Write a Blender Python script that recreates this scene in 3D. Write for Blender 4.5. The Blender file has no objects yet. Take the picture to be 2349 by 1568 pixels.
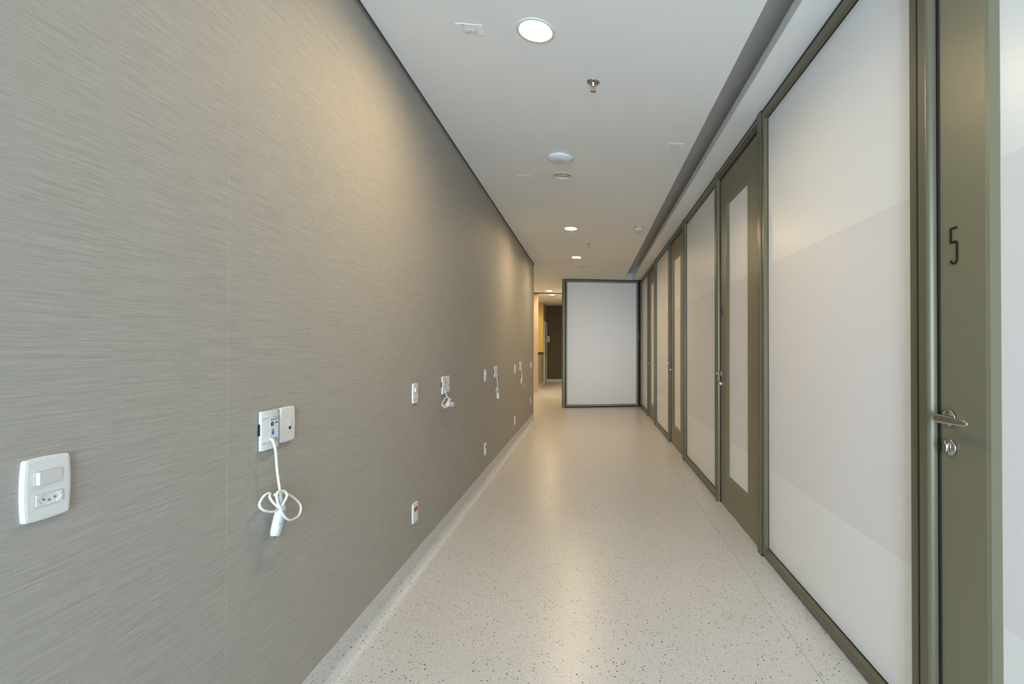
import bpy, bmesh, math, random
from mathutils import Vector, Matrix

# ------------------------------------------------------------------ scene, camera, world, light
scene = bpy.context.scene
COL = scene.collection
PI = math.pi

CAM_Z = 1.33                       # eye height above the corridor floor
F_PX, W_PX = 1090.0, 2349.0        # focal length in pixels of a 2349 px wide frame
cam_data = bpy.data.cameras.new('camera')
cam_data.sensor_fit = 'HORIZONTAL'
cam_data.sensor_width = 36.0
cam_data.lens = F_PX / W_PX * 36.0
cam_data.shift_x = -0.1350
cam_data.shift_y = 0.0017
cam_data.clip_start = 0.02
cam = bpy.data.objects.new('camera', cam_data)
COL.objects.link(cam)
# looking 7.3 degrees to the right of the corridor and 0.47 degrees up
_yaw, _pitch = math.atan2(139.61, F_PX), math.atan2(9.0, 1099.0)
cam.matrix_world = (Matrix.Translation((0, 0, CAM_Z)) @ Matrix.Rotation(-_yaw, 4, 'Z')
                    @ Matrix.Rotation(PI / 2 + _pitch, 4, 'X'))
scene.camera = cam

SKY_COLOUR = (0.62, 0.81, 1.0)
SKY_STRENGTH = 4.2
LAMP_COLOUR = (1.0, 0.77, 0.47)
LAMP_STRENGTH = 84.0
EXPOSURE = 2.5

world = bpy.data.worlds.new('sky')
scene.world = world
world.use_nodes = True
bg = world.node_tree.nodes['Background']
bg.inputs['Color'].default_value = (*SKY_COLOUR, 1)
bg.inputs['Strength'].default_value = SKY_STRENGTH

vs = scene.view_settings
vs.view_transform = 'Standard'
vs.look = 'None'
vs.gamma = 1.0
vs.use_curve_mapping = False
vs.exposure = EXPOSURE

# daylight enters by the tall window that closes the corridor behind the camera
Y0 = -3.4                          # near end of the corridor
portal_data = bpy.data.lights.new('window_portal', 'AREA')
portal_data.shape = 'RECTANGLE'
portal_data.size, portal_data.size_y = 2.06, 2.70
portal_data.cycles.is_portal = True
portal = bpy.data.objects.new('window_portal', portal_data)
portal.location = (0.03, Y0 - 0.02, 1.42)
portal.rotation_euler = Vector((0, 1, 0)).to_track_quat('-Z', 'Z').to_euler()
COL.objects.link(portal)

# ------------------------------------------------------------------ main measures (metres)
HC = 2.854                         # ceiling
XL = -1.02                         # face of the wallpapered wall
Y_LEND = 8.97                      # end of that wall
Y_END = 10.68                      # glazed panel that closes the corridor
XR0, XRS = 1.072, 0.0058           # front of the glazed partition: x = XR0 + XRS * y
BAY = 2.612                        # door to door
Y_STEP = 13.5                      # step up to the far hall
Z_STEP = 0.085
Y_BACK = 17.6

# ------------------------------------------------------------------ materials
def new_mat(name):
    m = bpy.data.materials.new(name)
    m.use_nodes = True
    nt = m.node_tree
    return m, nt, nt.nodes['Principled BSDF']

def plain(name, col, rough=0.5, metal=0.0, ior=1.5, mottle=0.0, scale=40.0, bump=0.0):
    m, nt, p = new_mat(name)
    p.inputs['Base Color'].default_value = (*col, 1)
    p.inputs['Roughness'].default_value = rough
    p.inputs['Metallic'].default_value = metal
    p.inputs['IOR'].default_value = ior
    if mottle or bump:
        tc = nt.nodes.new('ShaderNodeTexCoord')
        nz = nt.nodes.new('ShaderNodeTexNoise')
        nz.inputs['Scale'].default_value = scale
        nz.inputs['Detail'].default_value = 4
        nt.links.new(tc.outputs['Object'], nz.inputs['Vector'])
        if mottle:
            mx = nt.nodes.new('ShaderNodeMix')
            mx.data_type = 'RGBA'
            mx.inputs[6].default_value = (*[c * (1 - mottle) for c in col], 1)
            mx.inputs[7].default_value = (*[min(1, c * (1 + mottle)) for c in col], 1)
            nt.links.new(nz.outputs['Fac'], mx.inputs[0])
            nt.links.new(mx.outputs[2], p.inputs['Base Color'])
        if bump:
            b = nt.nodes.new('ShaderNodeBump')
            b.inputs['Strength'].default_value = bump
            b.inputs['Distance'].default_value = 0.001
            nt.links.new(nz.outputs['Fac'], b.inputs['Height'])
            nt.links.new(b.outputs['Normal'], p.inputs['Normal'])
    return m

def emission(name, col, strength):
    m = bpy.data.materials.new(name)
    m.use_nodes = True
    nt = m.node_tree
    nt.nodes.clear()
    o = nt.nodes.new('ShaderNodeOutputMaterial')
    e = nt.nodes.new('ShaderNodeEmission')
    e.inputs['Color'].default_value = (*col, 1)
    e.inputs['Strength'].default_value = strength
    nt.links.new(e.outputs[0], o.inputs['Surface'])
    return m

def wallpaper_mat(name, dark, light, along='Y'):
    """Woven wallpaper: fine slubs that run along the wall."""
    m, nt, p = new_mat(name)
    N, Lk = nt.nodes, nt.links
    tc = N.new('ShaderNodeTexCoord')
    def streak(sa, sz, seed):
        mp = N.new('ShaderNodeMapping')
        mp.inputs['Scale'].default_value = (2, sa, sz) if along == 'Y' else (sa, 2, sz)
        mp.inputs['Location'].default_value = (seed, seed * 3.1, seed * 7.7)
        nz = N.new('ShaderNodeTexNoise')
        nz.inputs['Scale'].default_value = 1.0
        nz.inputs['Detail'].default_value = 3.0
        nz.inputs['Roughness'].default_value = 0.6
        Lk.new(tc.outputs['Object'], mp.inputs['Vector'])
        Lk.new(mp.outputs['Vector'], nz.inputs['Vector'])
        return nz
    a, b, c = streak(12, 560, 1.0), streak(5, 230, 2.0), streak(40, 1000, 3.0)
    m1 = N.new('ShaderNodeMath'); m1.operation = 'ADD'
    m2 = N.new('ShaderNodeMath'); m2.operation = 'ADD'
    Lk.new(a.outputs['Fac'], m1.inputs[0]); Lk.new(b.outputs['Fac'], m1.inputs[1])
    Lk.new(m1.outputs[0], m2.inputs[0]); Lk.new(c.outputs['Fac'], m2.inputs[1])
    r = N.new('ShaderNodeMapRange')
    r.inputs['From Min'].default_value = 1.05
    r.inputs['From Max'].default_value = 1.95
    Lk.new(m2.outputs[0], r.inputs['Value'])
    mx = N.new('ShaderNodeMix'); mx.data_type = 'RGBA'
    mx.inputs[6].default_value = (*dark, 1)
    mx.inputs[7].default_value = (*light, 1)
    Lk.new(r.outputs['Result'], mx.inputs[0])
    Lk.new(mx.outputs[2], p.inputs['Base Color'])
    p.inputs['Roughness'].default_value = 0.62
    p.inputs['IOR'].default_value = 1.4
    bp = N.new('ShaderNodeBump')
    bp.inputs['Strength'].default_value = 0.35
    bp.inputs['Distance'].default_value = 0.0012
    Lk.new(m2.outputs[0], bp.inputs['Height'])
    Lk.new(bp.outputs['Normal'], p.inputs['Normal'])
    return m

def speckled_mat(name, base, rough=0.3, amount=1.0):
    """Pale sheet flooring with dark chips of several sizes."""
    m, nt, p = new_mat(name)
    N, Lk = nt.nodes, nt.links
    tc = N.new('ShaderNodeTexCoord')
    dn = N.new('ShaderNodeTexNoise'); dn.inputs['Scale'].default_value = 260
    Lk.new(tc.outputs['Object'], dn.inputs['Vector'])
    dv = N.new('ShaderNodeVectorMath'); dv.operation = 'SCALE'
    dv.inputs['Scale'].default_value = 0.004
    Lk.new(dn.outputs['Color'], dv.inputs[0])
    av = N.new('ShaderNodeVectorMath'); av.operation = 'ADD'
    Lk.new(tc.outputs['Object'], av.inputs[0]); Lk.new(dv.outputs[0], av.inputs[1])
    def chips(scale, size, power):
        v = N.new('ShaderNodeTexVoronoi'); v.inputs['Scale'].default_value = scale
        Lk.new(av.outputs[0], v.inputs['Vector'])
        s = N.new('ShaderNodeSeparateColor'); Lk.new(v.outputs['Color'], s.inputs[0])
        pw = N.new('ShaderNodeMath'); pw.operation = 'POWER'; pw.inputs[1].default_value = power
        Lk.new(s.outputs[0], pw.inputs[0])
        mu = N.new('ShaderNodeMath'); mu.operation = 'MULTIPLY'; mu.inputs[1].default_value = size * amount
        Lk.new(pw.outputs[0], mu.inputs[0])
        lt = N.new('ShaderNodeMath'); lt.operation = 'LESS_THAN'
        Lk.new(v.outputs['Distance'], lt.inputs[0]); Lk.new(mu.outputs[0], lt.inputs[1])
        return lt, s
    (c1, s1), (c2, s2), (c3, s3) = chips(85, 0.32, 2.6), chips(170, 0.38, 1.7), chips(120, 0.45, 3)
    big = N.new('ShaderNodeTexNoise'); big.inputs['Scale'].default_value = 2.2; big.inputs['Detail'].default_value = 5
    Lk.new(tc.outputs['Object'], big.inputs['Vector'])
    g = N.new('ShaderNodeMix'); g.data_type = 'RGBA'
    g.inputs[6].default_value = (*[c * 0.93 for c in base], 1)
    g.inputs[7].default_value = (*[c * 1.05 for c in base], 1)
    Lk.new(big.outputs['Fac'], g.inputs[0])
    prev = g.outputs[2]
    for node, col in ((c3, (base[0] * 1.12, base[1] * 1.12, base[2] * 1.12)), (c2, (0.26, 0.235, 0.20)), (c1, (0.045, 0.042, 0.04))):
        mx = N.new('ShaderNodeMix'); mx.data_type = 'RGBA'
        Lk.new(node.outputs[0], mx.inputs[0])
        Lk.new(prev, mx.inputs[6])
        mx.inputs[7].default_value = (*[min(1, c) for c in col], 1)
        prev = mx.outputs[2]
    Lk.new(prev, p.inputs['Base Color'])
    rr = N.new('ShaderNodeMapRange')
    rr.inputs['To Min'].default_value = rough
    rr.inputs['To Max'].default_value = rough + 0.05
    Lk.new(big.outputs['Fac'], rr.inputs['Value'])
    Lk.new(rr.outputs['Result'], p.inputs['Roughness'])
    fine = N.new('ShaderNodeTexNoise'); fine.inputs['Scale'].default_value = 180
    Lk.new(tc.outputs['Object'], fine.inputs['Vector'])
    bp = N.new('ShaderNodeBump'); bp.inputs['Strength'].default_value = 0.06; bp.inputs['Distance'].default_value = 0.001
    Lk.new(fine.outputs['Fac'], bp.inputs['Height']); Lk.new(bp.outputs['Normal'], p.inputs['Normal'])
    return m

M = {}
M['wallpaper'] = wallpaper_mat('taupe_wallpaper', (0.292, 0.272, 0.236), (0.455, 0.425, 0.373))
M['wallpaper_x'] = wallpaper_mat('brown_wallpaper', (0.095, 0.078, 0.045), (0.15, 0.125, 0.075), 'X')
M['core'] = plain('wall_core', (0.68, 0.65, 0.60), 0.8)
M['floor'] = speckled_mat('speckled_vinyl', (0.600, 0.573, 0.537), 0.285)
M['cove'] = speckled_mat('speckled_cove', (0.60, 0.59, 0.57), 0.35)
M['ceiling'] = plain('ceiling_paint', (0.82, 0.815, 0.79), 0.75, mottle=0.012, scale=1.5, bump=0.03)
M['plaster'] = plain('white_plaster', (0.72, 0.70, 0.66), 0.7)
M['peach'] = plain('peach_paint', (0.62, 0.49, 0.36), 0.6)
M['gold'] = plain('ochre_paint', (0.55, 0.40, 0.14), 0.6, mottle=0.05, scale=6)
M['grey_paint'] = plain('grey_laminate', (0.42, 0.42, 0.40), 0.5)
M['dark'] = plain('gasket_and_gap_black', (0.006, 0.006, 0.006), 0.7)
M['dark_wood'] = plain('dark_cap', (0.03, 0.022, 0.016), 0.45)
M['frame'] = plain('olive_aluminium', (0.142, 0.126, 0.080), 0.33, 0.22, mottle=0.02, scale=90)
M['leaf'] = plain('olive_door_paint', (0.190, 0.176, 0.112), 0.40, 0.15, mottle=0.03, scale=8)
M['frame'].node_tree.nodes['Principled BSDF'].inputs['Specular IOR Level'].default_value = 0.3
M['glass'] = plain('white_satin_glass', (0.78, 0.775, 0.755), 0.34, ior=1.5)
M['film'] = plain('privacy_film', (0.725, 0.705, 0.70), 0.40, ior=1.45)
M['chrome'] = plain('polished_nickel', (0.52, 0.49, 0.45), 0.09, 1.0)
M['plastic'] = plain('white_plastic', (0.72, 0.72, 0.69), 0.36)
M['plastic_line'] = plain('grey_seam_line', (0.30, 0.30, 0.29), 0.6)
M['hole'] = plain('socket_hole', (0.03, 0.03, 0.03), 0.6)
M['grey_hole'] = plain('socket_pin', (0.22, 0.20, 0.18), 0.6)
M['ceiling_plate'] = plain('pale_plate', (0.88, 0.87, 0.84), 0.6)
M['red'] = plain('red_socket_face', (0.50, 0.006, 0.006), 0.4)
M['blue'] = plain('blue_print', (0.02, 0.17, 0.60), 0.5)
M['pale_blue'] = plain('pale_blue_print', (0.22, 0.42, 0.75), 0.5)
M['green'] = plain('green_print', (0.10, 0.36, 0.10), 0.5)
M['green_led'] = plain('green_tip', (0.01, 0.22, 0.06), 0.4)
M['sticker'] = plain('label_film', (0.70, 0.71, 0.74), 0.4)
M['cable'] = plain('white_cable', (0.78, 0.78, 0.73), 0.4)
M['pendant'] = plain('pale_blue_white_plastic', (0.76, 0.79, 0.82), 0.35)
M['pendant_key'] = plain('pendant_key', (0.62, 0.65, 0.68), 0.4)
M['black'] = plain('black_acrylic', (0.008, 0.008, 0.008), 0.3)
M['device'] = plain('device_white', (0.80, 0.81, 0.84), 0.35)
M['cream_device'] = plain('cream_device', (0.70, 0.67, 0.58), 0.4)
M['lamp_on'] = emission('lamp_glow', LAMP_COLOUR, LAMP_STRENGTH)
M['lamp_off'] = plain('lamp_diffuser_off', (0.66, 0.62, 0.52), 0.4)
M['trim_white'] = plain('lamp_trim', (0.72, 0.70, 0.65), 0.4)
M['brass'] = plain('sprinkler_metal', (0.46, 0.44, 0.36), 0.28, 1.0)
M['red_bulb'] = plain('red_bulb', (0.35, 0.03, 0.02), 0.15)
M['door_white'] = plain('white_door', (0.78, 0.75, 0.68), 0.4)

# ------------------------------------------------------------------ mesh helpers
class MB:
    def __init__(self):
        self.v, self.f, self.smooth = [], [], []
    def add(self, vs, fs, smooth=False):
        o = len(self.v)
        self.v += [tuple(p) for p in vs]
        self.f += [tuple(i + o for i in f) for f in fs]
        self.smooth += [smooth] * len(fs)
        return self
    def box(self, x0, x1, y0, y1, z0, z1):
        vs = [(x, y, z) for x in (x0, x1) for y in (y0, y1) for z in (z0, z1)]
        return self.add(vs, [(0, 1, 3, 2), (4, 6, 7, 5), (0, 4, 5, 1), (2, 3, 7, 6), (0, 2, 6, 4), (1, 5, 7, 3)])
    def prism(self, poly, lo, hi, axis='z', smooth=False):
        """poly: 2D points; axis z: (x,y), axis y: (x,z), axis x: (y,z)."""
        n = len(poly)
        def P(a, b, t):
            return {'z': (a, b, t), 'y': (a, t, b), 'x': (t, a, b)}[axis]
        vs = [P(a, b, lo) for a, b in poly] + [P(a, b, hi) for a, b in poly]
        fs = [tuple(range(n))[::-1], tuple(range(n, 2 * n))]
        o = len(self.v)
        self.add(vs, fs)
        self.f += [(o + i, o + (i + 1) % n, o + n + (i + 1) % n, o + n + i) for i in range(n)]
        self.smooth += [smooth] * n
        return self
    def loft(self, rings, caps=True, smooth=True, closed=True):
        n = len(rings[0])
        vs = [p for r in rings for p in r]
        fs = []
        for k in range(len(rings) - 1):
            for i in range(n if closed else n - 1):
                j = (i + 1) % n
                fs.append((k * n + i, k * n + j, (k + 1) * n + j, (k + 1) * n + i))
        self.add(vs, fs, smooth)
        if caps:
            o = len(self.v) - len(vs)
            self.f += [tuple(o + i for i in range(n))[::-1], tuple(o + (len(rings) - 1) * n + i for i in range(n))]
            self.smooth += [False, False]
        return self
    def lathe(self, prof, c, axis='z', n=40, smooth=True, caps=True):
        """prof: (radius, offset along axis); c: centre."""
        rings = []
        for r, t in prof:
            ring = []
            for i in range(n):
                a = 2 * PI * i / n
                u, w = r * math.cos(a), r * math.sin(a)
                d = {'z': (u, w, t), 'x': (t, u, w), 'y': (u, t, w)}[axis]
                ring.append((c[0] + d[0], c[1] + d[1], c[2] + d[2]))
            rings.append(ring)
        return self.loft(rings, caps, smooth)
    def tube(self, pts, r, n=10):
        pts = [Vector(p) for p in pts]
        rings = []
        up = Vector((1, 0, 0))
        for k, p in enumerate(pts):
            t = (pts[min(k + 1, len(pts) - 1)] - pts[max(k - 1, 0)])
            t = t.normalized() if t.length > 1e-9 else Vector((0, 0, 1))
            a = up - t * up.dot(t)
            if a.length < 1e-3:
                a = Vector((0, 1, 0)) - t * t.y
            a.normalize()
            b = t.cross(a)
            up = a
            rings.append([p + a * (r * math.cos(2 * PI * i / n)) + b * (r * math.sin(2 * PI * i / n)) for i in range(n)])
        return self.loft(rings)
    def build(self, name, mat, parent=None, auto=None):
        me = bpy.data.meshes.new(name)
        me.from_pydata(self.v, [], self.f)
        me.polygons.foreach_set('use_smooth', self.smooth)
        bm = bmesh.new(); bm.from_mesh(me)
        bmesh.ops.recalc_face_normals(bm, faces=bm.faces)
        bm.to_mesh(me); bm.free()
        me.materials.append(mat)
        o = bpy.data.objects.new(name, me)
        COL.objects.link(o)
        if parent:
            o.parent = parent
        return o

def box(name, mat, b, parent=None):
    return MB().box(*b).build(name, mat, parent)

def tag(o, label, cat=None, group=None, kind=None):
    o['label'] = label
    if cat: o['category'] = cat
    if group: o['group'] = group
    if kind: o['kind'] = kind
    return o

def empty(name, loc=(0, 0, 0), rz=0.0):
    o = bpy.data.objects.new(name, None)
    o.empty_display_size = 0.05
    o.location = loc
    o.rotation_euler = (0, 0, rz)
    COL.objects.link(o)
    return o

def copy_tree(o, parent=None):
    c = o.copy()
    COL.objects.link(c)
    c.parent = parent
    for ch in o.children:
        copy_tree(ch, c)
    return c

def spline(pts, sub=8):
    """Catmull-Rom through the points."""
    P = [Vector(p) for p in pts]
    P = [P[0] * 2 - P[1]] + P + [P[-1] * 2 - P[-2]]
    out = []
    for i in range(1, len(P) - 2):
        for k in range(sub):
            t = k / sub
            a, b, c, d = P[i - 1], P[i], P[i + 1], P[i + 2]
            out.append(0.5 * ((2 * b) + (c - a) * t + (2 * a - 5 * b + 4 * c - d) * t * t + (3 * b - a - 3 * c + d) * t ** 3))
    out.append(P[-2])
    return out

def rounded(w, h, r, n=5, bulge=0.0, bulge_h=0.0):
    """Rounded rectangle outline centred on 0; the long sides may bulge."""
    pts = []
    for cx, cy, a0 in ((w / 2 - r, h / 2 - r, 0), (-w / 2 + r, h / 2 - r, 90), (-w / 2 + r, -h / 2 + r, 180), (w / 2 - r, -h / 2 + r, 270)):
        for i in range(n + 1):
            a = math.radians(a0 + 90 * i / n)
            pts.append((cx + r * math.cos(a), cy + r * math.sin(a)))
    if bulge or bulge_h:
        dense = []
        for i, p in enumerate(pts):
            q = pts[(i + 1) % len(pts)]
            L = math.hypot(q[0] - p[0], q[1] - p[1])
            k = max(1, int(L / 0.012))
            for j in range(k):
                dense.append((p[0] + (q[0] - p[0]) * j / k, p[1] + (q[1] - p[1]) * j / k))
        pts = [(x + math.copysign(bulge * (1 - (2 * y / h) ** 2), x), y + math.copysign(bulge_h * (1 - (2 * x / w) ** 2), y)) for x, y in dense]
    return pts

def stroke(mb, pts, w, x0, x1):
    """A flat stroke of width w along a 2D polyline (y,z), raised from x1 to x0."""
    n = len(pts)
    Lp, Rp = [], []
    for i in range(n):
        p = Vector(pts[i])
        dirs = []
        if i > 0: dirs.append((p - Vector(pts[i - 1])).normalized())
        if i < n - 1: dirs.append((Vector(pts[i + 1]) - p).normalized())
        nn = sum((Vector((-d.y, d.x)) for d in dirs), Vector((0, 0))).normalized()
        k = 1.0 / max(0.5, nn.dot(Vector((-dirs[0].y, dirs[0].x))))
        Lp.append(p + nn * (w / 2 * k)); Rp.append(p - nn * (w / 2 * k))
    rings = [[(x0, l.x, l.y), (x0, r.x, r.y), (x1, r.x, r.y), (x1, l.x, l.y)] for l, r in zip(Lp, Rp)]
    mb.loft(rings, True, False)
    return mb

# ------------------------------------------------------------------ the room shell
def structure(o, label, cat=None):
    return tag(o, label, cat, kind='structure')

# floor: screed slab with two welded vinyl sheets and the far hall's raised floor
floor = structure(box('floor', M['core'], (-2.9, 1.5, Y0 - 0.2, Y_STEP, -0.20, -0.004)),
                  'pale grey vinyl corridor floor with fine dark specks', 'floor')
SEAM_X = 0.925
box('vinyl_sheet', M['floor'], (-2.7, SEAM_X - 0.0015, Y0, Y_STEP, -0.004, 0.0), floor)
box('vinyl_sheet', M['floor'], (SEAM_X + 0.0015, 1.45, Y0, Y_STEP, -0.004, 0.0), floor)
box('weld_seam', M['plastic_line'], (SEAM_X - 0.0015, SEAM_X + 0.0015, Y0, Y_STEP, -0.004, -0.0008), floor)

far_floor = structure(box('floor_far', M['floor'], (-2.9, 0.3, Y_STEP + 0.012, Y_BACK, -0.2, Z_STEP)),
                      'raised pale floor of the hall beyond the step', 'floor')
box('riser', M['plaster'], (-2.7, 0.3, Y_STEP, Y_STEP + 0.012, 0.0, Z_STEP - 0.001), far_floor)

# ceiling: plasterboard field, recessed slot with upstand lip, band over the partition
def lip_x(y): return 0.918 + 0.0040 * y
cb = MB()
T = 0.0125
cb.prism([(-1.0, Y0), (0.774, Y0), (0.774, Y_END - 0.02), (1.25, Y_END - 0.02), (1.25, Y_STEP - 0.02),
          (-2.7, Y_STEP - 0.02), (-2.7, Y_LEND + 0.02), (-1.0, Y_LEND + 0.02)], HC, HC + T)
cb.prism([(lip_x(Y0), Y0), (1.45, Y0), (1.45, Y_END - 0.021), (lip_x(Y_END), Y_END - 0.021)], HC, HC + T)
cb.prism([(lip_x(Y0), Y0), (lip_x(Y0) + 0.012, Y0), (lip_x(Y_END) + 0.012, Y_END - 0.021), (lip_x(Y_END), Y_END - 0.021)], HC + T, HC + 0.060)
cb.box(0.76, 0.774, Y0, Y_END - 0.021, HC + T, HC + 0.16)
cb.box(0.76, 1.45, Y0, Y_END - 0.021, HC + 0.16, HC + 0.172)
cb.box(0.775, 1.25, Y_END - 0.0205, Y_END - 0.008, HC + T, HC + 0.16)
ceiling = structure(cb.build('ceiling', M['ceiling']), 'white plasterboard ceiling with a recessed slot along the glazed side', 'ceiling')
cf = MB().box(-2.9, 0.3, Y_STEP - 0.005, Y_BACK, HC, HC + T)
ceiling_far = structure(cf.build('ceiling_far', M['ceiling']), 'white ceiling of the far hall', 'ceiling')
structure(box('roof_light_block', M['core'], (-2.9, 1.5, Y0 - 0.2, Y_BACK + 0.2, HC + 0.25, HC + 0.35)), 'added slab hidden above the white ceiling to keep sky light out', 'ceiling')  # unseen slab added to keep sky light out of the ceiling void

# wallpapered wall: core, hung strips (each with its own edges), coved skirting
wall_left = structure(box('wall_left', M['core'], (XL - 0.14, XL - 0.0004, Y0, Y_LEND, 0.0, HC + 0.25)),
                      'long taupe wallpapered wall with fine horizontal slubs', 'wall')
ys = [Y0] + [0.519 + 0.975 * k for k in range(-4, 9) if Y0 < 0.519 + 0.975 * k < Y_LEND] + [Y_LEND]
for a, b in zip(ys[:-1], ys[1:]):
    box('wallpaper_strip', M['wallpaper'], (XL - 0.0004, XL, a + 0.0007, b - 0.0007, 0.10, HC + 0.10), wall_left)

def cove_profile():
    pts = [(XL - 0.001, 0.0005), (XL - 0.001, 0.128), (XL + 0.003, 0.128), (XL + 0.0035, 0.050)]
    for i in range(1, 9):
        a = PI + (PI / 2) * i / 8
        pts.append((XL + 0.0535 + 0.05 * math.cos(a), 0.0525 + 0.05 * math.sin(a)))
    pts.append((XL + 0.056, 0.0005))
    return pts
cv = MB().prism(cove_profile(), Y0, Y_LEND, 'y')
structure(cv.build('baseboard_left', M['cove']), 'pale speckled coved skirting under the wallpapered wall', 'baseboard')

structure(box('wall_sky_block', M['core'], (1.45, 1.6, Y0 - 0.2, Y_BACK, 0.0, HC + 0.25)), 'added unseen wall keeping sky light out behind the glazed partition', 'wall')  # unseen wall added to stop sky light leaking into the ceiling slot

# window wall behind the camera
wn = MB()
wn.box(-1.3, -1.0, Y0 - 0.15, Y0 - 0.001, 0, HC + 0.25)
wn.box(1.06, 1.5, Y0 - 0.15, Y0 - 0.001, 0, HC + 0.25)
wn.box(-1.0, 1.06, Y0 - 0.15, Y0 - 0.001, 2.77, HC + 0.25)
wn.box(-1.0, 1.06, Y0 - 0.15, Y0 - 0.001, 0, 0.07)
structure(wn.build('wall_near', M['plaster']), 'white wall around the tall end window', 'wall')
wf = empty('window_9', (0.03, Y0 - 0.08, 0.07))
structure(wf, 'tall end window of the corridor', 'window')
for x in (-1.03, -0.34, 0.30, 0.99):
    box('mullion', M['frame'], (x, x + 0.04, -0.03, 0.03, 0.0, 2.70), wf)
for z in (0.0, 2.66):
    box('window_rail', M['frame'], (-0.99, 0.99, -0.025, 0.025, z, z + 0.04), wf)

# ------------------------------------------------------------------ the glazed partition on the right
ROT = -math.atan(XRS)
def px(s): return XR0 + XRS * s
def p_empty(name, s): return empty(name, (px(s), s, 0.0), ROT)

# added dark backing blocks stray light behind the frames; recessed plinth below
wr = p_empty('wall_right', 0.0)
structure(wr, 'glazed office partition with olive metal posts', 'wall')
box('light_block_board', M['dark'], (0.075, 0.11, Y0, Y_END + 0.1, 0.0, HC), wr)
box('plinth', M['dark'], (0.034, 0.075, Y0, Y_END - 0.01, 0.0, 0.020), wr)
box('head_shadow_strip', M['dark'], (0.012, 0.075, Y0, Y_END - 0.01, 2.833, HC - 0.0005), wr)  # black strip painted in for the shadow gap above the rails

def post_profile(s_groove, s_flat, s_end, depth=0.019, back=0.07):
    """Flat front then a rounded edge towards the door; (d, s) points."""
    pts = [(back, s_groove), (0.0, s_groove), (0.0, s_flat)]
    n = 8
    for i in range(1, n + 1):
        a = PI / 2 * i / n
        pts.append((depth * (1 - math.cos(a)), s_flat + (s_end - s_flat) * math.sin(a)))
    pts.append((back, s_end))
    return pts

def lock_post(s):      # s = groove line; rounded towards smaller s
    mb = MB().prism(post_profile(s, s - 0.033, s - 0.050, 0.024), 0.0, HC, 'z', smooth=False)
    o = mb.build('post', M['frame'], wr)
    for p in o.data.polygons: p.use_smooth = False
    return o
def hinge_post(s):     # s = groove line; rounded towards larger s
    return MB().prism(post_profile(s, s + 0.062, s + 0.080, 0.019), 0.0, HC, 'z').build('post', M['frame'], wr)

K = range(-1, 4)
for k in K:
    o = k * BAY
    lock_post(1.445 + o)
    box('groove_seal', M['dark'], (0.0015, 0.060, 1.4455 + o, 1.4555 + o, 0.0, 2.853), wr)
    if 2.932 + o < Y_END - 0.3:
        hinge_post(2.932 + o)
        box('groove_seal', M['dark'], (0.006, 0.060, 2.9245 + o, 2.9315 + o, 0.0, 2.853), wr)
hinge_post(2.932 - 2 * BAY)

FILM_Z = (0.565, 1.855)             # matt film across every pane of the partition
def glazed_panel(name, s0, s1, label):
    """Frame stiles s0..s1, white glass set back between them."""
    root = p_empty(name, s0)
    structure(root, label, 'glass panel')
    L = s1 - s0
    sw = 0.039
    # stiles: front face plus glazing bead step
    for a, b, inner in ((0.0, sw, 1), (L - sw, L, -1)):
        box('stile', M['frame'], (0.006, 0.060, a, b, 0.022, 2.832), root)
    box('top_rail', M['frame'], (0.006, 0.060, sw, L - sw, 2.788, 2.832), root)
    box('bottom_rail', M['frame'], (0.006, 0.060, sw, L - sw, 0.022, 0.064), root)
    # black glazing gasket round the pane
    g = MB()
    for (a, b, z0, z1) in ((sw, sw + 0.004, 0.064, 2.788), (L - sw - 0.004, L - sw, 0.064, 2.788),
                           (sw + 0.004, L - sw - 0.004, 0.064, 0.068), (sw + 0.004, L - sw - 0.004, 2.784, 2.788)):
        g.box(0.032, 0.050, a, b, z0, z1)
    g.build('gasket', M['dark'], root)
    box('glass_pane', M['glass'], (0.035, 0.045, sw + 0.001, L - sw - 0.001, 0.065, 2.787), root)
    box('privacy_film', M['film'], (0.0346, 0.035, sw + 0.0042, L - sw - 0.0042, FILM_Z[0], FILM_Z[1]), root)
    return root

PANES = ['large white glass panel nearest the camera, beside the door numbered 5',
         'white glass panel between the door numbered 4 and the next door',
         'white glass panel between the two farthest doors',
         'last narrow white glass panel in the far right corner']
glazed_panel('window_5', 1.456 - BAY, 2.924 - BAY, 'white glass panel beside the camera, before the door numbered 5')
for k in range(4):
    o = k * BAY
    s1 = 2.924 + o if k < 3 else Y_END - 0.045
    glazed_panel('window_%d' % (k + 1), 1.456 + o, s1, PANES[k])

# digits as raised flat strokes; local (y, z), y runs away from the viewer's right
def arc(cx, cz, r, a0, a1, n=6):
    return [(cx + r * math.cos(math.radians(a0 + (a1 - a0) * i / n)), cz + r * math.sin(math.radians(a0 + (a1 - a0) * i / n))) for i in range(n + 1)]
def digit(n):
    W2, H = 0.0125, 0.108          # half width, height; x to the reader's right
    if n == 5:
        return [[(W2, H), (-W2, H), (-W2, 0.066)] + [(0.004, 0.066)] + arc(W2 - 0.008, 0.058, 0.008, 90, 0, 4) + arc(0.0, 0.0125, W2, 0, -170, 8)]
    if n == 4:
        return [[(-W2 * 0.2, H), (-W2 * 1.2, 0.030), (W2 * 1.5, 0.030)], [(W2 * 0.6, 0.058), (W2 * 0.6, 0.0)]]
    if n == 3:
        return [[(-W2, H), (W2, H), (0.0, 0.064)] + arc(W2 - 0.009, 0.054, 0.009, 90, 0, 4) + arc(0.0, 0.0125, W2, 0, -170, 8)]
    return [arc(0.0, H - 0.0125, W2, 170, 0, 8) + [(W2, 0.070), (-W2, 0.0), (W2 * 1.1, 0.0)]]

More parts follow.
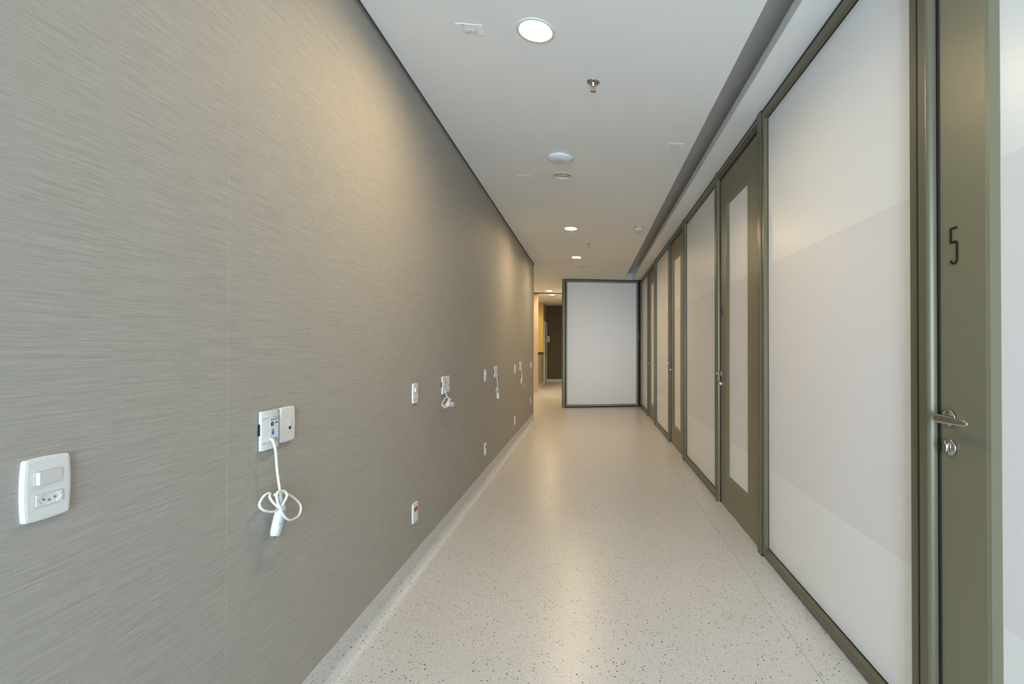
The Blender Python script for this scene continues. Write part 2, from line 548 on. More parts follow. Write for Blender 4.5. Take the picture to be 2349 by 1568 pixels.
def lever_set(door, s, z, d):
    """Lever on round rose, thumb-turn rose below; parts of the door."""
    h = empty('door_handle', (d, s, z)); h.parent = door
    MB().lathe([(0.002, 0.0), (0.0262, 0.0), (0.0262, -0.006), (0.0245, -0.0085), (0.002, -0.009)], (0, 0, 0), 'x', 40).build('rose', M['chrome'], h)
    MB().lathe([(0.0095, -0.008), (0.0095, -0.034), (0.011, -0.040), (0.0105, -0.046), (0.001, -0.048)], (0, 0, 0), 'x', 24).build('neck', M['chrome'], h)
    rings = []
    secs = [(0.0195, 0.002, 0.001), (0.0185, 0.0065, 0.0035), (0.0150, 0.0108, 0.0056), (0.008, 0.0132, 0.0066), (-0.004, 0.0140, 0.0070), (-0.03, 0.0132, 0.0070),
            (-0.06, 0.0118, 0.0066), (-0.088, 0.0110, 0.0060), (-0.106, 0.0102, 0.0054), (-0.1135, 0.0080, 0.0044), (-0.1168, 0.0044, 0.0026), (-0.1178, 0.0008, 0.0006)]
    for y, hz, hx in secs:
        ring = []
        for i in range(24):
            a = 2 * PI * i / 24
            c, q = math.cos(a), math.sin(a)
            ring.append((-0.043 + hx * math.copysign(abs(c) ** 0.75, c), y, hz * math.copysign(abs(q) ** 0.75, q)))
        rings.append(ring)
    MB().loft(rings).build('lever', M['chrome'], h)
    t = empty('thumb_turn', (d, s - 0.002, z - 0.090)); t.parent = door
    MB().lathe([(0.002, 0.0), (0.0262, 0.0), (0.0262, -0.006), (0.0245, -0.0085), (0.002, -0.009)], (0, 0, 0), 'x', 40).build('rose', M['chrome'], t)
    kb = MB()
    prof = rounded(0.0095, 0.026, 0.003, 4)
    kb.loft([[(x, -0.002 + y * q, zz * q) for y, zz in prof] for x, q in ((-0.0085, 1.0), (-0.020, 1.0), (-0.022, 0.8))])
    kb.build('turn_knob', M['chrome'], t)
    kd = MB().lathe([(0.001, -0.009), (0.0035, -0.009), (0.0035, -0.0095), (0.001, -0.0096)], (0, 0.014, 0.010), 'x', 16)
    kd.build('indicator', M['plastic'], t)

def glazed_door(name, s_lock, num, label):
    """Leaf between hinge side (s_lock - 0.983) and lock side s_lock."""
    root = p_empty(name, s_lock - 0.983)
    structure(root, label, 'door')
    Wd = 0.983
    D = 0.030                       # leaf face behind the post front
    zt = 2.768
    # head of the door frame: stepped section
    hd = MB()
    hd.box(0.004, 0.060, -0.006, Wd + 0.012, 2.804, 2.832)
    hd.box(0.012, 0.060, -0.006, Wd + 0.012, 2.782, 2.804)
    hd.build('door_head', M['frame'], root)
    # leaf as four members round the lite
    y0, y1 = Wd - 0.176 - 0.545, Wd - 0.176
    z0, z1 = 0.245, 2.545
    lf = MB()
    lf.box(D, D + 0.040, 0.0, y0, 0.003, zt)
    lf.box(D, D + 0.040, y1, Wd, 0.003, zt)
    lf.box(D, D + 0.040, y0, y1, 0.003, z0)
    lf.box(D, D + 0.040, y0, y1, z1, zt)
    leaf = lf.build('leaf', M['leaf'], root)
    # sloping glazing bead: outer edge proud, inner edge down on the glass
    b = 0.030
    bd = MB()
    o4 = [(y0, z0), (y1, z0), (y1, z1), (y0, z1)]
    m4 = [(y0 + 0.011, z0 + 0.011), (y1 - 0.011, z0 + 0.011), (y1 - 0.011, z1 - 0.011), (y0 + 0.011, z1 - 0.011)]
    i4 = [(y0 + b, z0 + b), (y1 - b, z0 + b), (y1 - b, z1 - b), (y0 + b, z1 - b)]
    bd.loft([[(D + 0.012, y, z) for y, z in o4], [(D + 0.001, y, z) for y, z in o4], [(D + 0.003, y, z) for y, z in m4], [(D + 0.017, y, z) for y, z in i4], [(D + 0.024, y, z) for y, z in i4]], caps=False, smooth=False)
    bd.build('glazing_bead', M['leaf'], root)
    box('glass_pane', M['glass'], (D + 0.019, D + 0.027, y0 + b - 0.006, y1 - b + 0.006, z0 + b - 0.006, z1 - b + 0.006), root)
    box('privacy_film', M['film'], (D + 0.0186, D + 0.019, y0 + b, y1 - b, FILM_Z[0], FILM_Z[1]), root)
    # rubber gasket in the gap round the leaf
    gk = MB()
    gk.box(0.034, 0.060, -0.006, -0.0005, 0.0, 2.782)
    gk.box(0.026, 0.060, Wd + 0.0003, Wd + 0.0116, 0.0, 2.782)
    gk.box(0.034, 0.060, -0.0005, Wd + 0.0003, zt + 0.0005, 2.7815)
    gk.build('seal', M['dark'], root)
    lever_set(root, Wd - 0.039, 1.112, D)
    nb = MB()
    for pl in digit(num):
        stroke(nb, [(Wd - 0.059 - a, 1.588 + z) for a, z in pl], 0.0062, D - 0.003, D)
    nb.build('door_number', M['black'], root)
    return root

DOORS = [(5, 'olive door numbered 5 at the right edge of the view'),
         (4, 'olive door numbered 4 with narrow white glass, second from the camera'),
         (3, 'olive door with narrow white glass, third from the camera'),
         (2, 'farthest olive door with narrow white glass, next to the end corner')]
for k, (n, lab) in enumerate(DOORS):
    glazed_door('door_%d' % (k + 1), 1.3832 + k * BAY, n, lab)

# end panel across the corridor
ep = empty('window_6', (-0.603, Y_END, 0.0))
structure(ep, 'white glass end panel in olive frame closing the corridor', 'glass panel')
EW = 1.145 - (-0.603)               # to the corner with the partition
def end_profile():
    pts = [(0.066, 0.0)]
    for i in range(0, 9):
        a = PI / 2 * i / 8
        pts.append((0.022 - 0.022 * math.sin(a), 0.022 - 0.022 * math.cos(a)))
    pts += [(0.0, 0.10), (0.066, 0.10)]
    return pts
MB().prism(end_profile(), 0.0, HC, 'z').build('post', M['frame'], ep)
box('groove', M['dark'], (0.066, 0.085, 0.025, 0.08, 0.0, HC), ep)
box('stile', M['frame'], (0.085, 0.114, 0.006, 0.07, 0.022, 2.838), ep)
box('stile', M['frame'], (EW - 0.092, EW - 0.053, 0.006, 0.07, 0.022, 2.838), ep)
box('corner_groove', M['dark'], (EW - 0.053, EW + 0.06, 0.02, 0.09, 0.0, HC), ep)
box('top_rail', M['frame'], (0.114, EW - 0.092, 0.006, 0.07, 2.788, 2.838), ep)
box('bottom_rail', M['frame'], (0.114, EW - 0.092, 0.006, 0.07, 0.022, 0.064), ep)
box('plinth', M['dark'], (0.085, EW - 0.05, 0.022, 0.08, 0.0, 0.022), ep)
box('head_shadow_strip', M['dark'], (0.085, EW - 0.05, 0.018, 0.08, 2.838, HC), ep)  # black strip standing in for the shadow above the end panel rail
box('glass_pane', M['glass'], (0.112, EW - 0.090, 0.035, 0.045, 0.062, 2.790), ep)
box('light_block_board', M['dark'], (0.07, EW + 0.06, 0.09, 0.10, 0.0, HC), ep)  # added board, blocks stray light behind the end panel

# ------------------------------------------------------------------ far passage and hall
structure(box('wall_passage', M['plaster'], (-2.85, -2.7, Y_LEND - 0.5, Y_BACK, 0.0, HC + 0.25)), 'white wall hidden round the corner of the passage', 'wall')
structure(box('wall_return', M['plaster'], (-2.7, XL - 0.14, Y_LEND - 0.14, Y_LEND, 0.0, HC + 0.25)), 'return wall behind the wallpapered wall', 'wall')
structure(box('wall_jamb', M['peach'], (-2.7, -1.432, Y_STEP, Y_STEP + 0.16, Z_STEP, HC)), 'peach painted jamb at the step to the far hall', 'wall')
structure(box('wall_passage_right', M['plaster'], (-0.503, -0.38, Y_END + 0.101, Y_BACK, 0.0, HC + 0.25)), 'wall behind the white end panel', 'wall')
structure(box('trim_1', M['dark_wood'], (-2.7, -0.50, Y_STEP - 0.02, Y_STEP - 0.004, HC - 0.022, HC + 0.012)), 'thin dark strip across the ceiling above the step', 'trim')  # thin dark strip just under the ceiling
structure(box('wall_back', M['wallpaper_x'], (-1.55, -0.3, Y_BACK, Y_BACK + 0.15, 0.0, HC + 0.25)), 'dark brown papered back wall of the far hall', 'wall')
wg = MB().box(-2.7, -1.55, 16.45, 16.6, Z_STEP, HC + 0.25)
structure(wg.build('wall_ochre', M['gold']), 'ochre wall above the counter in the far hall', 'wall')
structure(box('wall_side', M['wallpaper'], (-1.70, -1.55, 16.6, Y_BACK, 0.0, HC + 0.25)), 'short taupe side wall around the far white door', 'wall')
structure(box('baseboard_back', M['plaster'], (-1.55, -0.503, Y_BACK - 0.015, Y_BACK - 0.001, Z_STEP, Z_STEP + 0.10)), 'white skirting on the dark back wall', 'baseboard')

cw = empty('counter_wall', (-1.55, 14.72, Z_STEP))
tag(cw, 'waist-high grey counter wall with dark cap in the far hall', 'counter')
box('body', M['grey_paint'], (-0.12, 0.0, 0.0, 1.72, 0.0, 1.05), cw)
box('cap', M['dark_wood'], (-0.14, 0.015, -0.015, 1.72, 1.05, 1.09), cw)
box('skirting', M['plaster'], (0.0, 0.012, 0.0, 1.72, 0.0, 0.09), cw)

fd = empty('door_5', (-1.55, 16.62, Z_STEP))
structure(fd, 'narrow white door in the far hall beside the counter', 'door')
fr = MB()
fr.box(0.0, 0.03, 0.0, 0.06, 0.0, 2.16); fr.box(0.0, 0.03, 0.84, 0.90, 0.0, 2.16); fr.box(0.0, 0.03, 0.06, 0.84, 2.10, 2.16)
fr.build('door_frame', M['door_white'], fd)
box('leaf', M['door_white'], (0.0, 0.018, 0.063, 0.837, 0.006, 2.097), fd)
fh = MB().lathe([(0.001, 0.0), (0.024, 0.0), (0.024, 0.008), (0.009, 0.008), (0.009, 0.05), (0.001, 0.05)], (0.018, 0.14, 1.03), 'x', 20)
fh.tube([(0.062, 0.14, 1.03), (0.064, 0.20, 1.03), (0.064, 0.25, 1.03)], 0.008, 8)
fh.build('door_handle', M['chrome'], fd)

ic = empty('intercom', (-1.475, Y_BACK, 1.64))
tag(ic, 'white wall intercom handset on the dark back wall', 'intercom')
prof = rounded(0.085, 0.225, 0.018, 5)
MB().loft([[(x * q, y, z * q) for x, z in prof] for y, q in ((0.0, 1.0), (-0.022, 1.0), (-0.032, 0.93))]).build('housing', M['plastic'], ic)
prof2 = rounded(0.042, 0.205, 0.016, 5)
MB().loft([[(-0.015 + x * q, y, z * q) for x, z in prof2] for y, q in ((-0.030, 1.0), (-0.052, 1.0), (-0.060, 0.85))]).build('handset', M['plastic'], ic)

# ------------------------------------------------------------------ wall plates on the wallpapered wall
def plate_body(w=0.080, h=0.118, bulge=0.0028, bh=0.0022, t=0.008):
    out = rounded(w - 2 * bulge, h - 2 * bh, 0.0035, 3, bulge, bh)
    def ring(x, inset):
        q, qz = 1 - 2 * inset / w, 1 - 2 * inset / h
        return [(x, y * q, z * qz) for y, z in out]
    return MB().loft([ring(0.0, 0.0), ring(t * 0.62, 0.0), ring(t * 0.90, 0.0012), ring(t, 0.0055)], True, False)

def flat(name, mat, y0, y1, z0, z1, x, parent, t=0.0006):
    return box(name, mat, (x, x + t, y0, y1, z0, z1), parent)

def socket_module(root, zc, t, face):
    """Brazilian style elongated hexagonal socket, three round holes."""
    s = empty('socket', (t, 0.0, zc)); s.parent = root
    # y = -0.0215 .. 0.0215
    box('module_edge', M['plastic_line'], (0.0, 0.0006, -0.0222, 0.0222, -0.0112, 0.0112), s)
    rect = [(-0.0217, 0.0), (-0.0217, 0.0107), (-0.0125, 0.0107), (0.0125, 0.0107), (0.0217, 0.0107), (0.0217, 0.0), (0.0217, -0.0107), (0.0125, -0.0107), (-0.0125, -0.0107), (-0.0217, -0.0107)]
    hexo = [(-0.0203, 0.0), (-0.0164, 0.0044), (-0.0125, 0.0088), (0.0125, 0.0088), (0.0164, 0.0044), (0.0203, 0.0), (0.0164, -0.0044), (0.0125, -0.0088), (-0.0125, -0.0088), (-0.0164, -0.0044)]
    MB().loft([[(0.0004, y, z) for y, z in rect], [(0.0019, y, z) for y, z in rect], [(0.0019, y, z) for y, z in hexo], [(0.0003, y * 0.97, z * 0.95) for y, z in hexo]], False, False).build('module_face', face, s)
    MB().prism(hexo, 0.0002, 0.0008, 'x').build('socket_well', M['plastic'], s)
    for y, zz in ((-0.0095, 0.0), (0.0095, 0.0), (0.0, -0.003)):
        MB().lathe([(0.0003, 0.0008), (0.0024, 0.0008), (0.0024, 0.0011), (0.0003, 0.0011)], (0, y, zz), 'x', 12).build('pin_hole', M['grey_hole'], s)

def switch_plate(y, z, label):
    root = empty('switch_plate', (XL, y, z))
    tag(root, label, 'switch', 'switch and socket plates along the wallpapered wall')
    t = 0.008
    plate_body(t=t).build('plate', M['plastic'], root)
    r = empty('rocker', (t, 0.0, 0.0205)); r.parent = root
    box('rocker_edge', M['plastic_line'], (0.0, 0.0006, -0.0222, 0.0222, -0.0122, 0.0122), r)
    MB().prism([(0.0005, -0.0217), (0.0060, -0.0207), (0.0016, 0.0212), (0.0005, 0.0217)], -0.0116, 0.0116, 'z').build('rocker_key', M['plastic'], r)
    socket_module(root, -0.0205, t, M['plastic'])
    return root

ORD = ['nearest the camera', 'second', 'third', 'fourth', 'fifth and farthest']
sw = [(1.036, 1.067, 'white switch and socket plate nearest the camera at the left edge'),
      (2.948, 1.062, 'white switch and socket plate, second from the camera, between two cord stations'),
      (4.850, 1.055, 'white switch and socket plate, third from the camera on the wallpaper'),
      (6.745, 1.036, 'small white switch and socket plate, fourth from the camera on the wallpaper'),
      (8.535, 1.030, 'farthest white switch and socket plate near the end of the wallpaper')]
for a in sw:
    switch_plate(*a)

def low_outlet(y, z, label):
    root = empty('outlet_plate', (XL, y, z))
    tag(root, label, 'outlet', 'low red and white outlet plates')
    t = 0.008
    plate_body(t=t).build('plate', M['plastic'], root)
    socket_module(root, -0.0205, t, M['plastic'])
    socket_module(root, 0.0205, t, M['red'])
    box('red_cover', M['red'], (t + 0.0010, t + 0.0030, -0.0200, 0.0200, 0.0115, 0.0295), root)
    return root
lo = [(2.955, 0.362, 'low white outlet plate with red socket, nearest the camera'),
      (4.862, 0.333, 'low white outlet plate with red socket, second from the camera'),
      (6.740, 0.326, 'low white outlet plate with red socket, third from the camera'),
      (8.535, 0.400, 'farthest low outlet plate near the end of the wallpaper')]
for a in lo:
    low_outlet(*a)

def jack_plate(y, z, label):
    root = empty('data_jack_plate', (XL, y, z))
    tag(root, label, 'data jack', 'data jack plates beside the cord stations')
    t = 0.010
    plate_body(t=t).build('plate', M['plastic'], root)
    m = empty('jack', (t, 0.008, -0.004)); m.parent = root
    box('module_edge', M['plastic_line'], (0.0, 0.0005, -0.0118, 0.0118, -0.0232, 0.0232), m)
    box('module_face', M['plastic'], (0.0003, 0.0012, -0.0113, 0.0113, -0.0227, 0.0227), m)
    box('shutter', M['sticker'], (0.0012, 0.0020, -0.0065, 0.0065, -0.002, 0.014), m)
    MB().prism([(-0.0065, -0.0045), (-0.0065, -0.0125), (-0.003, -0.0125), (-0.003, -0.0155), (0.003, -0.0155), (0.003, -0.0125), (0.0065, -0.0125), (0.0065, -0.0045)], 0.0010, 0.0018, 'x').build('jack_hole', M['hole'], m)
    return root
jk = [(1.751, 1.072, 'white data jack plate beside the nearest cord station'),
      (3.592, 1.069, 'white data jack plate beside the second cord station'),
      (5.412, 1.068, 'white data jack plate beside the third cord station'),
      (7.270, 1.063, 'white data jack plate beside the farthest cord station')]
for a in jk:
    jack_plate(*a)

def pendant(parent, a, b, w=0.030, t=0.022):
    """Hand-held call button: flattened rounded bar from a to b with two keys."""
    a, b = Vector(a), Vector(b)
    L = (b - a).length
    d = (b - a).normalized()
    nrm = Vector((1, 0, 0)); nrm = (nrm - d * nrm.dot(d)).normalized()
    sd = d.cross(nrm)
    root = bpy.data.objects.new('pendant', None); root.empty_display_size = 0.02
    COL.objects.link(root); root.parent = parent
    root.matrix_local = Matrix(((nrm.x, sd.x, d.x, a.x), (nrm.y, sd.y, d.y, a.y), (nrm.z, sd.z, d.z, a.z), (0, 0, 0, 1)))
    rings = []
    for s, q in ((0.0, 0.45), (0.03, 0.62), (0.10, 0.80), (0.30, 0.96), (0.55, 1.0), (0.85, 0.97), (0.95, 0.86), (1.0, 0.66)):
        rings.append([(x * q, y * q, s * L) for x, y in rounded(t, w, 0.0065, 4)])
    MB().loft(rings).build('pendant_body', M['pendant'], root)
    for s0, s1 in ((0.42, 0.62), (0.70, 0.90)):
        pr = rounded(w * 0.50, (s1 - s0) * L, min(w * 0.24, (s1 - s0) * L * 0.45), 5)
        MB().prism([(y, (s0 + s1) / 2 * L + z) for y, z in pr], t / 2 - 0.001, t / 2 + 0.0012, 'x').build('key', M['pendant_key'], root)
    MB().prism([(-0.007, 0.24 * L), (0.006, 0.24 * L), (0.008, 0.32 * L), (-0.002, 0.34 * L)], t / 2 * 0.86, t / 2 + 0.0002, 'x').build('print_mark', M['blue'], root)
    MB().lathe([(0.0003, L - 0.002), (0.0045, L - 0.002), (0.0045, L + 0.002), (0.002, L + 0.005), (0.0003, L + 0.0055)], (0, 0, 0), 'z', 12).build('tip_light', M['green_led'], root)
    return root

def cord_station(y, z, path, pend, label, cable_r=0.0036, tilt=0.0):
    """Flat plate with printed film, white cord and hanging call button."""
    root = empty('call_cord_station', (XL, y, z))
    tag(root, label, 'nurse call', 'call cord stations along the wallpapered wall')
    t = 0.014
    pl = MB()
    out = [(-0.040, -0.060), (0.040, -0.060), (0.040, 0.060), (-0.040, 0.060)]
    rows = []
    for i in range(9):
        a = -1 + 2 * i / 8
        rows.append((0.040 * a, t - 0.004 * a * a))
    poly = [(yy, xx) for yy, xx in rows]
    ringv = lambda zz: [(0.002, -0.040, zz)] + [(xx, yy, zz) for yy, xx in poly] + [(0.002, 0.040, zz)]
    pl.loft([ringv(-0.061), ringv(0.061)], True, False)
    pl.build('plate', M['plastic'], root)
    box('back_box', M['black'], (0.0, 0.006, -0.0412, 0.036, -0.014, 0.022), root)
    for zz in (-0.0385, 0.0385):
        box('joint', M['plastic_line'], (t - 0.0037, t - 0.0001, -0.0385, 0.0385, zz - 0.0003, zz + 0.0003), root)
    fm = box('printed_film', M['sticker'], (t - 0.003, t + 0.0004, -0.008, 0.033, -0.036, 0.036), root)
    x = t + 0.0004
    flat('title_bar', M['pale_blue'], -0.006, 0.031, 0.0285, 0.0335, x, fm)
    kn = MB().lathe([(0.0030, x), (0.0068, x), (0.0068, x + 0.0006), (0.0030, x + 0.0006)], (0, 0.003, 0.0175), 'x', 20, caps=False)
    kn.build('round_symbol', M['black'], fm)
    MB().prism(rounded(0.013, 0.0062, 0.003, 5), x, x + 0.0005, 'x').build('green_symbol', M['green'], fm).location = (0, 0.0235, 0.0200)
    fig = MB()
    fig.lathe([(0.0003, x), (0.0030, x), (0.0030, x + 0.0005), (0.0003, x + 0.0005)], (0, 0.006, -0.0015), 'x', 14)
    fig.prism([(0.001, -0.0165), (0.0105, -0.0165), (0.0115, -0.0095), (0.0085, -0.005), (0.0035, -0.005), (0.0005, -0.0095)], x, x + 0.0005, 'x')
    fig.build('figure_symbol', M['blue'], fm)
    mk = MB()
    stroke(mk, [(0.015, -0.034), (0.018, -0.0305), (0.021, -0.033), (0.024, -0.0295), (0.030, -0.0325)], 0.0016, x + 0.0004, x)
    mk.build('small_mark', M['hole'], fm)
    # cord: points are (dx from wall, y, z) in room measures
    pts = [(p[0], p[1] - y, p[2] - z) for p in path]
    MB().tube(spline(pts, 7), cable_r, 9).build('cord', M['cable'], root)
    if pend:
        a, b = pend[0], pend[1]
        pendant(root, (a[0], a[1] - y, a[2] - z), (b[0], b[1] - y, b[2] - z), *pend[2:])
    return root

def lay(yz, depths):
    n = len(yz)
    return [(depths[min(i, len(depths) - 1)], a, b) for i, (a, b) in enumerate(yz)]

c1 = [(1.655, 1.040), (1.640, 1.036), (1.647, 1.003), (1.655, 0.939), (1.666, 0.873), (1.670, 0.837), (1.681, 0.805), (1.699, 0.796), (1.698, 0.822),
      (1.680, 0.846), (1.656, 0.862), (1.685, 0.861), (1.726, 0.840), (1.767, 0.806), (1.782, 0.780), (1.762, 0.758), (1.708, 0.763), (1.674, 0.785),
      (1.650, 0.821), (1.637, 0.856), (1.650, 0.873), (1.678, 0.868), (1.688, 0.852), (1.675, 0.838), (1.655, 0.823), (1.640, 0.838), (1.634, 0.860), (1.640, 0.872),
      (1.622, 0.874), (1.602, 0.865), (1.593, 0.850), (1.609, 0.829), (1.646, 0.812), (1.680, 0.808)]
d1 = [0.014, 0.030, 0.034, 0.034, 0.036, 0.038, 0.036, 0.030, 0.024, 0.024, 0.026, 0.028, 0.030, 0.032, 0.034, 0.038, 0.044, 0.046,
      0.046, 0.044, 0.040, 0.040, 0.044, 0.046, 0.044, 0.036, 0.026, 0.022, 0.022, 0.022, 0.022, 0.024, 0.026, 0.030]
cord_station(1.660, 1.069, lay(c1, d1), ((0.028, 1.690, 0.822), (0.030, 1.652, 0.732), 0.030, 0.022),
             'call cord station nearest the camera, cord knotted in a big round loop')

c2 = [(3.500, 1.035), (3.450, 1.028), (3.476, 0.984), (3.520, 0.972), (3.470, 0.942), (3.395, 0.932), (3.402, 0.947), (3.468, 0.978), (3.545, 0.972),
      (3.470, 0.938), (3.385, 0.926), (3.420, 0.919), (3.500, 0.952), (3.530, 0.966), (3.470, 0.932), (3.440, 0.924), (3.490, 0.930)]
d2 = [0.014, 0.030, 0.036, 0.034, 0.032, 0.030, 0.024, 0.024, 0.030, 0.036, 0.040, 0.044, 0.044, 0.042, 0.044, 0.046, 0.046]
cord_station(3.495, 1.068, lay(c2, d2), ((0.042, 3.455, 0.934), (0.052, 3.560, 0.925), 0.030, 0.020),
             'second call cord station, cord bundled and button lying sideways')

c3 = [(5.320, 1.035), (5.278, 1.022), (5.280, 0.952), (5.262, 0.905), (5.240, 0.892), (5.262, 0.851), (5.305, 0.826), (5.352, 0.826), (5.350, 0.856),
      (5.285, 0.894), (5.240, 0.882), (5.275, 0.842), (5.300, 0.818), (5.296, 0.806)]
d3 = [0.014, 0.032, 0.040, 0.042, 0.036, 0.030, 0.030, 0.036, 0.042, 0.046, 0.046, 0.046, 0.044, 0.042]
cord_station(5.320, 1.068, lay(c3, d3), ((0.042, 5.300, 0.842), (0.044, 5.288, 0.780), 0.036, 0.022),
             'third call cord station, cord looped once above a hanging button')

c4 = [(7.175, 1.030), (7.120, 1.012), (7.135, 0.942), (7.112, 0.888), (7.075, 0.872), (7.085, 0.843), (7.040, 0.815), (7.130, 0.818), (7.190, 0.850),
      (7.150, 0.885), (7.085, 0.872), (7.040, 0.822), (7.110, 0.806), (7.230, 0.784), (7.340, 0.745)]
d4 = [0.014, 0.034, 0.040, 0.042, 0.040, 0.034, 0.030, 0.034, 0.040, 0.046, 0.046, 0.046, 0.050, 0.056, 0.060]
cord_station(7.178, 1.063, lay(c4, d4), None, 'farthest call cord station, short knotted cord with a loose end')

# ------------------------------------------------------------------ ceiling fittings
HOLE_R = 0.0735
def downlight(x, y, on, label, z=HC, r=0.092):
    root = empty('downlight', (x, y, z))
    tag(root, label, 'ceiling light', 'round recessed downlights')
    MB().lathe([(HOLE_R - 0.0005, 0.003), (r - 0.003, 0.0), (r, -0.001), (r, -0.0025), (r - 0.006, -0.005), (r - 0.016, -0.005), (HOLE_R - 0.002, -0.001), (HOLE_R - 0.003, 0.003), (HOLE_R - 0.0005, 0.003)],
               (0, 0, 0), 'z', 48, caps=False).build('trim_ring', M['trim_white'], root)
    rf = MB().loft([[(q * math.cos(2 * PI * i / 48), q * math.sin(2 * PI * i / 48), zz) for i in range(48)]
                    for q, zz in ((HOLE_R - 0.001, 0.0031), (HOLE_R - 0.004, 0.010), (HOLE_R - 0.004, 0.028), (HOLE_R + 0.002, 0.028), (HOLE_R + 0.002, 0.0131))], False)
    rf.build('reflector', M['trim_white'], root)
    MB().lathe([(HOLE_R + 0.003, 0.0135), (HOLE_R + 0.003, 0.055), (0.001, 0.055)], (0, 0, 0), 'z', 48, caps=False).build('housing', M['dark'], root)  # closed cup added to keep the diffuser from lighting the void above
    MB().lathe([(0.001, 0.020), (HOLE_R - 0.0045, 0.020), (HOLE_R - 0.0045, 0.0095), (0.001, 0.0085)], (0, 0, 0), 'z', 48).build('diffuser', M['lamp_on' if on else 'lamp_off'], root)
    return root

def cut_holes(o, spots):
    """Round openings through a ceiling board, baked into its mesh."""
    cutters = []
    for x, y in spots:
        c = MB().lathe([(HOLE_R, -0.05), (HOLE_R, 0.05)], (x, y, HC), 'z', 48, False).build('cutter', M['ceiling'])
        md = o.modifiers.new('hole', 'BOOLEAN')
        md.operation = 'DIFFERENCE'; md.solver = 'EXACT'; md.object = c
        cutters.append(c)
    bpy.context.view_layer.update()
    dg = bpy.context.evaluated_depsgraph_get()
    me = bpy.data.meshes.new_from_object(o.evaluated_get(dg))
    o.modifiers.clear()
    o.data = me
    for c in cutters:
        bpy.data.objects.remove(c, do_unlink=True)

dl = [(-0.258, 2.324, True, 'large lit round downlight nearest the camera'),
      (-0.238, 4.268, False, 'unlit round downlight just behind the white disc access point'),
      (-0.238, 6.152, True, 'lit round downlight in the middle of the corridor ceiling'),
      (-0.219, 8.105, True, 'lit round downlight farther down the corridor, before the grey disc'),
      (-1.081, 13.00, True, 'small lit downlight in the passage just before the dark ceiling strip'),
      (-1.069, 13.95, True, 'small lit downlight just beyond the dark ceiling strip'),
      (-2.150, 15.40, True, 'added unseen downlight over the ochre wall behind the counter'),  # out of view, added to light the ochre wall
      (-1.900, 11.20, True, 'added unseen downlight round the corner of the passage')]  # out of view, added to light the far passage
for a in dl:
    downlight(*a)
cut_holes(ceiling, [(a[0], a[1]) for a in dl if a[1] < Y_STEP])
cut_holes(ceiling_far, [(a[0], a[1]) for a in dl if a[1] > Y_STEP])

sp = empty('ceiling_speaker', (-0.122, 9.007, HC))
tag(sp, 'flat grey round ceiling disc beyond the last corridor downlight', 'speaker')
MB().lathe([(0.08, 0.0), (0.098, -0.001), (0.098, -0.005), (0.09, -0.008), (0.084, -0.006), (0.084, 0.0)], (0, 0, 0), 'z', 40).build('trim_ring', M['trim_white'], sp)
MB().lathe([(0.001, -0.001), (0.083, -0.001), (0.083, -0.004), (0.001, -0.005)], (0, 0, 0), 'z', 40).build('grille', M['lamp_off'], sp)

ap = empty('access_point', (-0.232, 3.849, HC))
tag(ap, 'white domed disc access point on the ceiling', 'access point')
MB().lathe([(0.001, 0.0), (0.088, 0.0), (0.100, -0.006), (0.1015, -0.011), (0.092, -0.019), (0.070, -0.0265), (0.045, -0.031), (0.041, -0.0315), (0.0405, -0.030), (0.001, -0.030)], (0, 0, 0), 'z', 56).build('dome', M['device'], ap)
MB().lathe([(0.001, -0.029), (0.0385, -0.029), (0.0385, -0.0322), (0.036, -0.0330), (0.001, -0.0332)], (0, 0, 0), 'z', 40).build('centre_cap', M['cream_device'], ap)
MB().lathe([(0.0385, -0.0290), (0.0406, -0.0290), (0.0406, -0.0308), (0.0385, -0.0308), (0.0385, -0.0290)], (0, 0, 0), 'z', 40, caps=False).build('status_ring', M['black'], ap)

sd = empty('smoke_detector', (0.622, 5.960, HC))
tag(sd, 'round white smoke detector near the ceiling slot', 'smoke detector')
MB().lathe([(0.001, 0.0), (0.051, 0.0), (0.053, -0.005), (0.051, -0.010)], (0, 0, 0), 'z', 36).build('base', M['cream_device'], sd)
MB().lathe([(0.046, -0.008), (0.0478, -0.012), (0.0478, -0.016), (0.046, -0.016)], (0, 0, 0), 'z', 36).build('gap_ring', M['hole'], sd)
MB().lathe([(0.049, -0.015), (0.050, -0.026), (0.048, -0.050), (0.040, -0.058), (0.001, -0.060)], (0, 0, 0), 'z', 36).build('body', M['cream_device'], sd)
vb = MB()
for cx, w in ((-0.020, 0.003), (0.004, 0.014)):
    vb.box(cx - w, cx + w, -0.0500, -0.0440, -0.050, -0.041)
vb.build('vent_slot', M['hole'], sd)

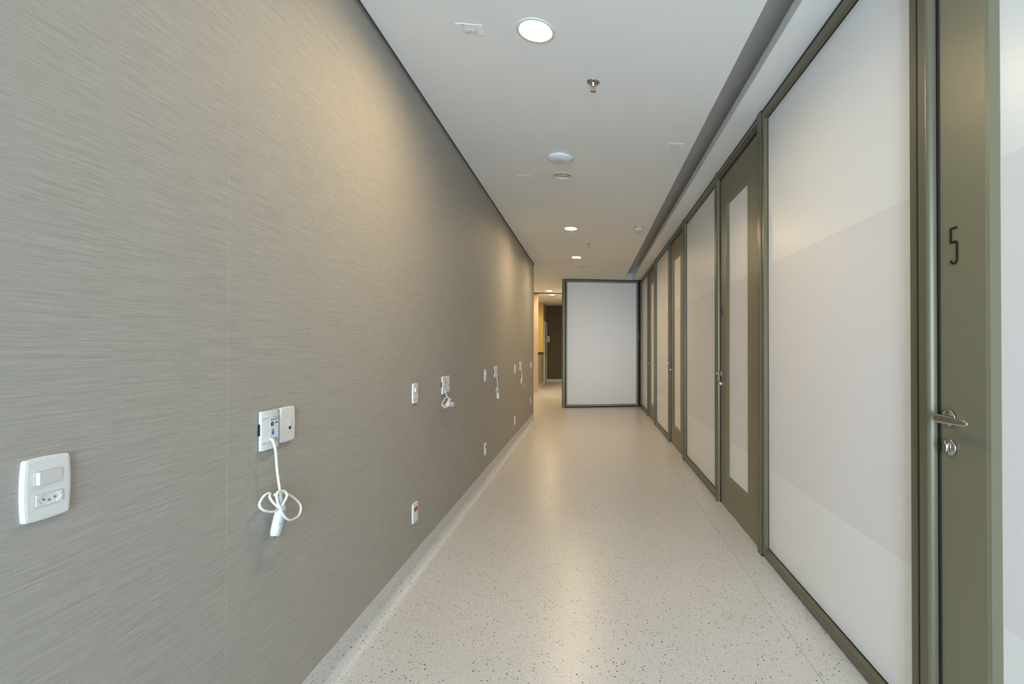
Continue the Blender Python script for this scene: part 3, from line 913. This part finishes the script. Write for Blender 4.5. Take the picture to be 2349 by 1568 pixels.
def sprinkler(x, y, label):
    root = empty('sprinkler', (x, y, HC))
    tag(root, label, 'sprinkler', 'pendent fire sprinklers')
    MB().lathe([(0.012, 0.0), (0.036, -0.0005), (0.036, -0.003), (0.030, -0.006), (0.012, -0.009)], (0, 0, 0), 'z', 36).build('escutcheon', M['brass'], root)
    MB().lathe([(0.001, -0.004), (0.0095, -0.004), (0.0105, -0.010), (0.0105, -0.022), (0.008, -0.026), (0.001, -0.027)], (0, 0, 0), 'z', 6, False).build('nut', M['brass'], root)
    fr = MB()
    for s in (-1, 1):
        fr.tube([(s * 0.008, 0, -0.022), (s * 0.0125, 0, -0.030), (s * 0.0125, 0, -0.042), (s * 0.006, 0, -0.052)], 0.0019, 8)
    fr.build('yoke', M['brass'], root)
    MB().lathe([(0.0003, -0.026), (0.002, -0.028), (0.0025, -0.040), (0.001, -0.051), (0.0003, -0.052)], (0, 0, 0), 'z', 12).build('glass_bulb', M['red_bulb'], root)
    df = MB().lathe([(0.0003, -0.050), (0.005, -0.051), (0.0145, -0.053), (0.0145, -0.0548), (0.004, -0.0560), (0.003, -0.0585), (0.0003, -0.059)], (0, 0, 0), 'z', 28)
    df.build('deflector', M['brass'], root)
sprinkler(0.020, 2.735, 'brass fire sprinkler near the largest downlight')
sprinkler(-0.013, 7.056, 'distant fire sprinkler between the two farther downlights')

def emergency_light(x, y, label):
    root = empty('emergency_light', (x, y, HC))
    tag(root, label, 'emergency light', 'small rectangular emergency light plates')
    out = rounded(0.126, 0.078, 0.004, 3)
    MB().loft([[(a * q, b * q2, z) for a, b in out] for z, q, q2 in ((0.0, 1, 1), (-0.0006, 1, 1), (-0.0020, 0.96, 0.92))], True, False).build('plate', M['ceiling_plate'], root)
    for xx in (-0.037, 0.031):
        box('joint', M['plastic_line'], (xx - 0.0005, xx + 0.0005, -0.034, 0.034, -0.0022, -0.0019), root)
    box('light_cover', M['sticker'], (-0.034, 0.028, 0.002, 0.032, -0.0027, -0.002), root)
    for xx in (-0.014, 0.008):
        MB().lathe([(0.0003, -0.0026), (0.006, -0.0026), (0.0045, -0.0042), (0.0003, -0.0046)], (xx, 0.016, 0), 'z', 14).build('led', M['cream_device'], root)
    mk = MB()
    mk.box(-0.034, -0.030, -0.031, -0.0285, -0.0024, -0.0019); mk.box(-0.029, -0.0245, -0.032, -0.027, -0.0024, -0.0019); mk.box(-0.0235, -0.020, -0.031, -0.0275, -0.0024, -0.0019)
    mk.build('blue_mark', M['blue'], root)
el = [(-0.567, 2.354, 'rectangular emergency light plate beside the largest downlight'),
      (-0.574, 4.332, 'rectangular emergency light plate beside the unlit downlight'),
      (0.639, 3.517, 'rectangular emergency light plate near the ceiling slot, nearer one'),
      (-0.565, 6.192, 'faint emergency light plate beside the middle downlight'),
      (-0.581, 8.111, 'faint emergency light plate beside the last corridor downlight'),
      (0.658, 8.585, 'far faint emergency light plate near the ceiling slot')]
for a in el:
    emergency_light(*a)

# small black latch on the far corner
lt = box('latch', M['black'], (-0.012, 0.012, -0.018, 0.0, -0.07, 0.07))
lt.location = (1.100, Y_END + 0.004, 1.57)
tag(lt, 'small black latch on the far corner post beside the end panel', 'latch')

for o in list(bpy.data.objects):
    if o.parent is None and o.type not in ('CAMERA', 'LIGHT') and 'label' not in o:
        o['label'] = o.name.replace('_', ' ')
